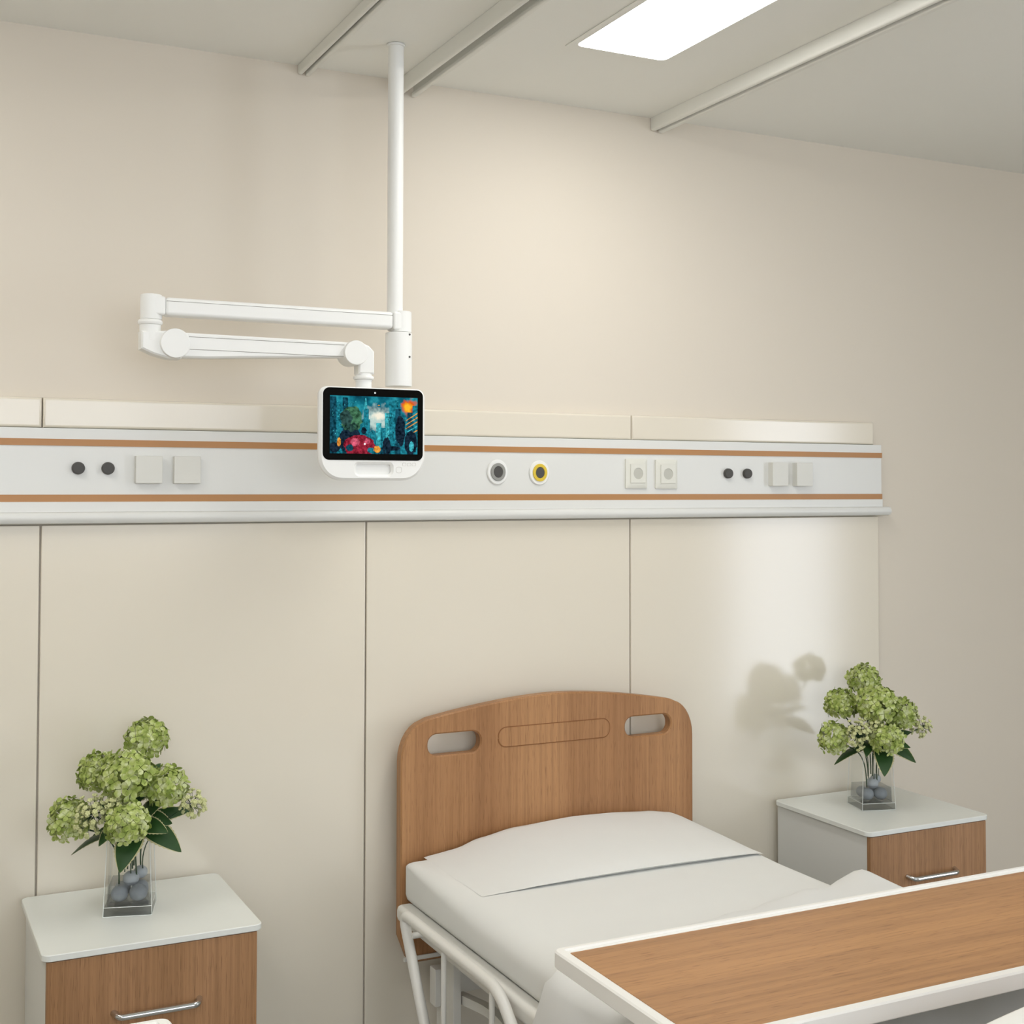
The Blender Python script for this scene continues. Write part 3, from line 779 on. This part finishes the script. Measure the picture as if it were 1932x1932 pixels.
tag(obj('pillow', pillow(), 'sheet', angle=50), 'wide flat white pillow on the mattress against the oak headboard', 'pillow')

# blanket over the foot half, hanging down both sides
def blanket():
    bm = new_bm(); rnd = random.Random(7)
    path = [(1.205, 0.40), (1.215, 0.50), (1.232, 0.60), (1.243, 0.68), (1.250, 0.735), (1.262, 0.757), (1.290, 0.765)]
    path = [(x + 0.0, z) for x, z in path]
    mid = [(1.290 + (2.262 - 1.290) * i / 36, 0.765) for i in range(1, 36)]
    right = [(2.262, 0.768), (2.292, 0.760), (2.308, 0.735), (2.330, 0.66), (2.345, 0.56), (2.352, 0.44)]
    sec = path + mid + right; n = len(sec); ny = 40
    vs = []
    for j in range(ny + 1):
        row = []
        for i, (x, z) in enumerate(sec):
            u = max(0, min(1, (x - 1.26) / 1.02))
            head = -1.045 + 0.245 * u ** 0.8
            if z < 0.75 and x < 1.5: head = -1.045 + (0.757 - z) * 0.36
            if z < 0.75 and x > 2.0: head = -0.80 - (0.757 - z) * 0.25
            head += 0.006 * math.sin(i * 1.3) * (1 if 0.75 < z else 0.3)
            y = head + (-2.005 - head) * (j / ny)
            dz = 0.0
            if z > 0.75:
                dz = 0.003 * math.sin(x * 17 + y * 9) + 0.002 * math.sin(x * 31 - y * 23)
                q = math.exp(-((x - 2.262) / 0.055) ** 2) * math.exp(-((y + 0.86) / 0.17) ** 4)
                dz += 0.016 * q
                if j == 0: dz -= 0.012
            else:
                x += 0.006 * math.sin(y * 21 + z * 4)
            row.append(bm.verts.new((x, y, z + dz)))
        vs.append(row)
    for j in range(ny):
        for i in range(n - 1):
            bm.faces.new((vs[j][i], vs[j][i + 1], vs[j + 1][i + 1], vs[j + 1][i]))
    r = bmesh.ops.solidify(bm, geom=bm.faces[:], thickness=0.008)
    return bm
tag(obj('blanket', blanket(), 'blanket', angle=60), 'white blanket draped over the foot half of the bed, under the overbed table', 'blanket')

# ------------------------------------------------------------------ overbed table
def overbed_table(xa, xb, label):
    t = thing('overbed_table', label, 'table', ((xa + xb) / 2, -1.516, 0), 'overbed tables')
    ya, yb, z = -1.747, -1.285, 0.900
    outer = rrect(xa, xb, ya, yb, 0.018, 6)
    inner = rrect(xa + 0.022, xb - 0.022, ya + 0.022, yb - 0.014, 0.003, 3)
    obj('rim', plate(new_bm(), outer, [inner], z - 0.032, z, 0.003, 'XY'), 'plasticwhite', t)
    obj('ledge', plate(new_bm(), rrect(xa + 0.020, xb - 0.020, ya + 0.020, yb - 0.0135, 0.003, 3), [], z - 0.0300, z - 0.0045, 0, 'XY'), 'plasticwhite', t)
    obj('wood_top', plate(new_bm(), [(xa + 0.026, ya + 0.021), (xb - 0.026, ya + 0.021), (xb - 0.026, yb - 0.026), (xa + 0.026, yb - 0.026)], [], z - 0.0046, z - 0.0030, 0, 'XY'), 'wood_table', t)['label'] = 'oak tray surface'
    obj('under_frame', box(new_bm(), xa + 0.09, xb - 0.09, ya + 0.05, yb - 0.06, z - 0.048, z - 0.0322, 0.003, 2), 'plasticwhite', t)
    for x in (xa + 0.030, xb - 0.030):
        lg = obj('leg', box(new_bm(), x - 0.013, x + 0.013, -1.73, -1.69, 0.075, z - 0.0305, 0.005, 2), 'metalwhite', t)
        obj('foot', box(new_bm(), x - 0.016, x + 0.016, -1.74, -1.36, 0.045, 0.08, 0.006, 2), 'metalwhite', lg)
        for y in (-1.71, -1.40):
            obj('castor', cyl(new_bm(), (x - 0.010, y, 0.0235), (x + 0.010, y, 0.0235), 0.0225, seg=20, bev=0.002), 'dark', lg)
    return t
tb = overbed_table(1.134, 2.42, 'white-rimmed oak overbed table spanning the bed in the foreground')
tb2 = copy_tree(tb); tb2.location.x -= 1.982
tb2['label'] = 'white table corner peeking in at the bottom edge, before the left bedside cabinet'

# ------------------------------------------------------------------ bedside cabinet
def cabinet(x0_, label):
    x1_ = x0_ + 0.480; yb, yf = -0.036, -0.478
    t = thing('bedside_cabinet', label, 'cabinet', ((x0_ + x1_) / 2, (yb + yf) / 2, 0), 'bedside cabinets')
    obj('cabinet_top', plate(new_bm(), rrect(x0_, x1_, yf, yb, 0.020, 6), [], 0.736, 0.7505, 0.0015, 'XY'), 'laminate', t)
    obj('carcass', box(new_bm(), x0_ + 0.012, x1_ - 0.014, -0.458, yb - 0.004, 0.06, 0.7355, 0.002, 2), 'carcass', t)
    for k, (za, zb) in enumerate(((0.500, 0.734), (0.070, 0.496))):
        nm = 'drawer' if k == 0 else 'door'
        d = obj(nm, box(new_bm(), x0_ + 0.010, x1_ - 0.013, -0.474, -0.4585, za, zb, 0.002, 2), 'wood_cab', t); d['label'] = 'oak front'
        zc = 0.601 if k == 0 else 0.44
        cx = (x0_ + x1_) / 2
        pts = smooth_path([(cx - 0.090, -0.4735, zc + 0.004), (cx - 0.082, -0.497, zc), (cx + 0.088, -0.497, zc), (cx + 0.096, -0.4735, zc + 0.004)], 6, 0.012)
        h = obj('handle', tube(new_bm(), pts, 0.0074, 16), 'chrome', d); h['label'] = 'curved chrome bar handle'
    for x in (x0_ + 0.05, x1_ - 0.05):
        for y in (yf + 0.07, yb - 0.05):
            obj('foot', cyl(new_bm(), (x, y, 0.0), (x, y, 0.062), 0.018, 0.022, 20), 'dark', t)
    return t
cb = cabinet(0.336, 'bedside cabinet with white top and oak drawer, left of the bed')
cb2 = copy_tree(cb); cb2.location.x += 2.268
cb2['label'] = 'bedside cabinet with white top and oak drawer, right of the bed'

# ------------------------------------------------------------------ vase with hydrangeas
VX, VY, VZ = 0.560, -0.238, 0.7506
A0 = math.radians(-16)
def vr(x, y): return (VX + x * math.cos(A0) - y * math.sin(A0), VY + x * math.sin(A0) + y * math.cos(A0))
vase = thing('glass_vase', 'square clear glass vase of grey pebbles on the left bedside cabinet', 'vase', (VX, VY, VZ), 'glass vases')
HB, HT, VH = 0.055, 0.048, 0.178
def square(h, z, bmv): return [bmv.verts.new((*vr(sx * h, sy * h), z)) for sx, sy in ((-1, -1), (1, -1), (1, 1), (-1, 1))]
def frustum(bmv, h0, h1, z0, z1):
    a, b = square(h0, z0, bmv), square(h1, z1, bmv)
    for i in range(4): bmv.faces.new((a[i], a[(i + 1) % 4], b[(i + 1) % 4], b[i]))
    bmv.faces.new(a[::-1]); bmv.faces.new(b)
def hw_at(z): return HB + (HT - HB) * (z / VH)
bm = new_bm()
o0, o1 = square(hw_at(0.0), VZ, bm), square(HT, VZ + VH, bm)
i1, i0 = square(HT - 0.005, VZ + VH, bm), square(hw_at(0.022) - 0.006, VZ + 0.022, bm)
for a, b in ((o0, o1), (o1, i1), (i1, i0)):
    for i in range(4): bm.faces.new((a[i], a[(i + 1) % 4], b[(i + 1) % 4], b[i]))
bm.faces.new(o0[::-1]); bm.faces.new(i0)
body_v = obj('glass_body', bm, 'glass', vase, smooth=False)
bm = new_bm(); frustum(bm, HB - 0.001, hw_at(0.0212) - 0.001, VZ + 0.0006, VZ + 0.0212)
obj('thick_base', bm, 'base_glass', vase, smooth=False)
bm = new_bm()
def edge_line(p, q, r): tube(bm, [p, q], r, 5)
for sx, sy in ((-1, -1), (1, -1), (1, 1), (-1, 1)):
    edge_line((*vr(sx * HB, sy * HB), VZ + 0.0012), (*vr(sx * HT, sy * HT), VZ + VH), 0.0007)
for hh, z in ((HB, VZ + 0.0012), (HT, VZ + VH), (hw_at(0.022), VZ + 0.022)):
    c = [(*vr(sx * hh, sy * hh), z) for sx, sy in ((-1, -1), (1, -1), (1, 1), (-1, 1))]
    for i in range(4): edge_line(c[i], c[(i + 1) % 4], 0.0007)
obj('edge_glints', bm, 'edgeglint', vase)  # pale lines paint the bright refraction along the glass edges
bm = new_bm(); frustum(bm, hw_at(0.023) - 0.0075, hw_at(0.068) - 0.0075, VZ + 0.0235, VZ + 0.068)
water = obj('water', bm, 'water', smooth=False)
tag(water, 'grey-tinted water around the pebbles in the left vase', 'water', 'water in the vases')
peb = []
for k, (px, py, pz, pr) in enumerate(((-0.022, -0.020, 0.044, 0.020), (0.021, -0.021, 0.045, 0.021), (-0.020, 0.021, 0.043, 0.019), (0.021, 0.020, 0.044, 0.020),
                       (0.002, -0.004, 0.074, 0.019), (0.022, 0.013, 0.083, 0.0165))):
    bm = ball(new_bm(), (*vr(px, py), VZ + pz), pr, (1.0, 1.0, 0.92), 3)
    wh = ['front left, under water', 'front right, under water', 'back left, under water', 'back right, under water', 'on top in the middle', 'on top at the right'][k]
    o = tag(obj('pebble', bm, 'stone', angle=80), 'smooth grey pebble in the left vase, ' + wh, 'pebble', 'grey pebbles in the vases'); peb.append(o)

# bouquet: each flower stem is a thing of its own
def local(v): return Vector((VX + v[0], VY + v[1], VZ + v[2]))
NECK = Vector((0.0, 0.0, 0.185))
def hydrangea_head(bm, c, r, sy, rn, count=95):
    cen = local(c)
    for k in range(count):
        # even points on a sphere
        ph = math.acos(1 - 2 * (k + 0.5) / count); th = PI * (1 + 5 ** 0.5) * k + rn.uniform(-0.2, 0.2)
        d = Vector((math.cos(th) * math.sin(ph), math.sin(th) * math.sin(ph), math.cos(ph)))
        if d.z < -0.75: continue
        p = cen + Vector((d.x * r, d.y * r, d.z * r * sy)) * rn.uniform(0.84, 1.0)
        nrm = (d + Vector((rn.uniform(-.35, .35), rn.uniform(-.35, .35), rn.uniform(-.35, .35)))).normalized()
        a = nrm.orthogonal().normalized(); a = (Matrix.Rotation(rn.uniform(0, 2 * PI), 3, nrm) @ a); b = nrm.cross(a)
        s = r * rn.uniform(0.22, 0.30)
        for q in range(4):
            ang = q * PI / 2; u = a * math.cos(ang) + b * math.sin(ang); w = nrm.cross(u)
            cup = rn.uniform(0.05, 0.5)
            pts = [(0.05, 0, 0), (0.55, -0.46, cup * 0.30), (1.0, -0.38, cup * 0.75), (1.2, 0, cup), (1.0, 0.38, cup * 0.75), (0.55, 0.46, cup * 0.30)]
            vs = [bm.verts.new(p + u * (x * s) + w * (y * s) + nrm * (z_ * s)) for x, y, z_ in pts]
            m_ = bm.verts.new(p + u * (0.62 * s) + nrm * (cup * 0.22 * s))
            for i in range(6): bm.faces.new((m_, vs[i], vs[(i + 1) % 6]))
    return bm
def stem_mesh(c, r, foot):
    top = Vector(c) + Vector((0, 0, -r * 0.5)); ft = Vector(foot)
    nk = Vector((ft.x * 0.55 + c[0] * 0.08, ft.y * 0.55 + c[1] * 0.08, 0.178))
    pts = []
    for i in range(15):
        t = i / 14
        p = ft * (1 - t) ** 3 + (ft * 0.4 + nk * 0.6) * 3 * t * (1 - t) ** 2 + Vector((nk.x * 1.2, nk.y * 1.2, 0.20)) * 3 * t * t * (1 - t) + top * t ** 3
        pts.append(local(p))
    return tube(new_bm(), pts, 0.0019, 7)
def leaf_mesh(base, tip, width, droop=0.012, twist=0.0):
    b, t = Vector(base), Vector(tip); d = (t - b); L = d.length; d.normalize()
    side = d.cross(Vector((-0.22, -0.62, 0.75)))
    if side.length < 0.1: side = Vector((1, 0, 0))
    side.normalize(); side = Matrix.Rotation(twist, 3, d) @ side
    nrm = side.cross(d).normalized()
    bm = new_bm(); n = 26; rows = []
    for i in range(n + 1):
        s = i / n
        w = width * 0.5 * (math.sin(PI * min(1, s ** 0.86)) ** 0.8) * (1 - 0.12 * s)
        w_t = w * (1.0 + (0.07 if i % 2 else -0.03)) if 0 < i < n else 0.0
        cpt = b + d * (L * s) + nrm * (droop * math.sin(PI * s))
        row = []
        for k in (-1, -0.88, -0.45, 0, 0.45, 0.88, 1):
            ww = w_t if abs(k) == 1 else w
            row.append(bm.verts.new(local(cpt + side * (ww * k) - nrm * (0.12 * ww * abs(k)))))
        rows.append(row)
    for i in range(n):
        for k in range(6):
            f = bm.faces.new((rows[i][k], rows[i][k + 1], rows[i + 1][k + 1], rows[i + 1][k]))
            f.material_index = 1 if k in (0, 5) and 3 < i else 0
    return bm

heads = [
    ((0.0516, 0.0906, 0.382), 0.047, 0.95, (0.010, 0.012, 0.098), 'at the very top'),
    ((-0.0193, -0.0515, 0.325), 0.058, 0.92, (0.004, -0.002, 0.095), 'large, in the middle'),
    ((-0.062, 0.0627, 0.314), 0.048, 0.92, (-0.006, 0.006, 0.093), 'half hidden behind the middle one'),
    ((0.0706, -0.0607, 0.292), 0.045, 1.0, (0.024, 0.003, 0.100), 'right of the middle one'),
    ((-0.138, 0.011, 0.222), 0.043, 1.12, (-0.028, -0.012, 0.066), 'lowest and leftmost'),
    ((-0.027, -0.1025, 0.230), 0.045, 0.98, (0.012, -0.014, 0.080), 'low at the front'),
]
leaves = {
    0: [((0.0, 0.0, 0.25), (0.070, 0.01, 0.335), 0.060, 0.010, 0.2)],
    1: [((0.010, -0.035, 0.200), (-0.043, -0.108, 0.118), 0.066, 0.020, 0.0), ((0.01, -0.02, 0.215), (0.060, -0.075, 0.262), 0.060, 0.008, 0.0)],
    2: [((-0.005, -0.02, 0.200), (-0.092, -0.030, 0.190), 0.036, 0.010, 0.3), ((-0.01, 0.0, 0.195), (-0.075, 0.02, 0.255), 0.055, 0.01, 0.0)],
    3: [((0.012, -0.022, 0.212), (0.100, -0.092, 0.144), 0.062, 0.018, 0.0), ((0.015, -0.01, 0.205), (0.142, -0.03, 0.226), 0.036, 0.016, 0.35), ((0.012, 0.01, 0.205), (0.112, 0.045, 0.150), 0.050, 0.014, 0.2)],
    4: [((-0.010, -0.01, 0.192), (-0.134, 0.016, 0.138), 0.044, 0.016, 0.55)],
    5: [((0.000, -0.030, 0.210), (0.066, -0.105, 0.196), 0.052, 0.012, 0.0), ((-0.02, -0.02, 0.215), (-0.085, -0.075, 0.175), 0.042, 0.012, 0.2), ((0.01, -0.02, 0.22), (0.085, -0.06, 0.205), 0.052, 0.01, 0.1)],
}
flowers = []
for k, (c, r, sy, foot, wh) in enumerate(heads):
    t = thing('hydrangea', 'green hydrangea in the left vase, ' + wh, 'flower', local(foot), 'hydrangeas in the vases')
    obj('flower_head', hydrangea_head(new_bm(), c, r * 1.08, sy, random.Random(20 + k)), 'petal', t, angle=180)
    obj('stem', stem_mesh(c, r, foot), 'stem', t, angle=180)
    for lf in leaves[k]: obj('leaf', leaf_mesh(*lf), ['leaf', 'leafedge'], t, angle=180)
    flowers.append(t)
def filler(bases, foot, seed, r=0.0060, spread=0.032, cnt=34):
    rn = random.Random(seed); bt, bs = new_bm(), new_bm()
    ft = Vector(foot); pts = []
    tip = Vector(bases)
    nk = Vector((ft.x * 0.6, ft.y * 0.6, 0.185))
    for i in range(13):
        s = i / 12; pts.append(local(ft * (1 - s) ** 2 + nk * 2 * s * (1 - s) * 1.0 + tip * s * s if s < 1 else tip))
    tube(bs, pts, 0.0013, 6)
    for i in range(cnt):
        d = Vector((rn.gauss(0, 1), rn.gauss(0, 1), rn.gauss(0, 1))).normalized() * spread * rn.uniform(0.45, 1.05)
        p = tip + Vector((d.x, d.y, d.z * 1.15))
        tube(bs, [local(tip + d * 0.15), local(p)], 0.0005, 4)
        q = local(p); nrm = (d + Vector((0, -0.01, 0.02))).normalized(); a = nrm.orthogonal().normalized(); b = nrm.cross(a)
        for m_ in range(5):
            an = 2 * PI * m_ / 5 + i; u = a * math.cos(an) + b * math.sin(an)
            ball(bt, q + u * r * 0.62, r * 0.52, (1, 1, 1), 1)
        ball(bt, q - nrm * r * 0.2, r * 0.6, (1, 1, 1), 1)
    return bs, bt
fl = [((-0.095, -0.060, 0.246), (-0.014, -0.004, 0.090), 11, 'between the heads at the left', 0.044, 84), ((-0.045, -0.075, 0.262), (-0.002, -0.016, 0.088), 12, 'in front of the middle head', 0.032, 60),
      ((0.122, -0.092, 0.252), (0.028, -0.004, 0.092), 13, 'sticking out at the right', 0.034, 46)]
for tip, foot, seed, wh, sp, cn in fl:
    t = thing('filler_sprig', 'sprig of tiny cream flowers in the left vase, ' + wh, 'flower', local(foot), 'cream sprigs in the vases')
    bs, bt = filler(tip, foot, seed, spread=sp, cnt=cn)
    obj('stem', bs, 'stem', t, angle=180)
    obj('blossoms', bt, 'berry', t, angle=180)
    flowers.append(t)
# the second vase with the same filling, on the right cabinet
DX = 2.268
for o in [vase, water] + peb + flowers:
    c = copy_tree(o); c.location.x += DX
    c['label'] = o['label'].replace('left vase', 'right vase').replace('left bedside cabinet', 'right bedside cabinet')
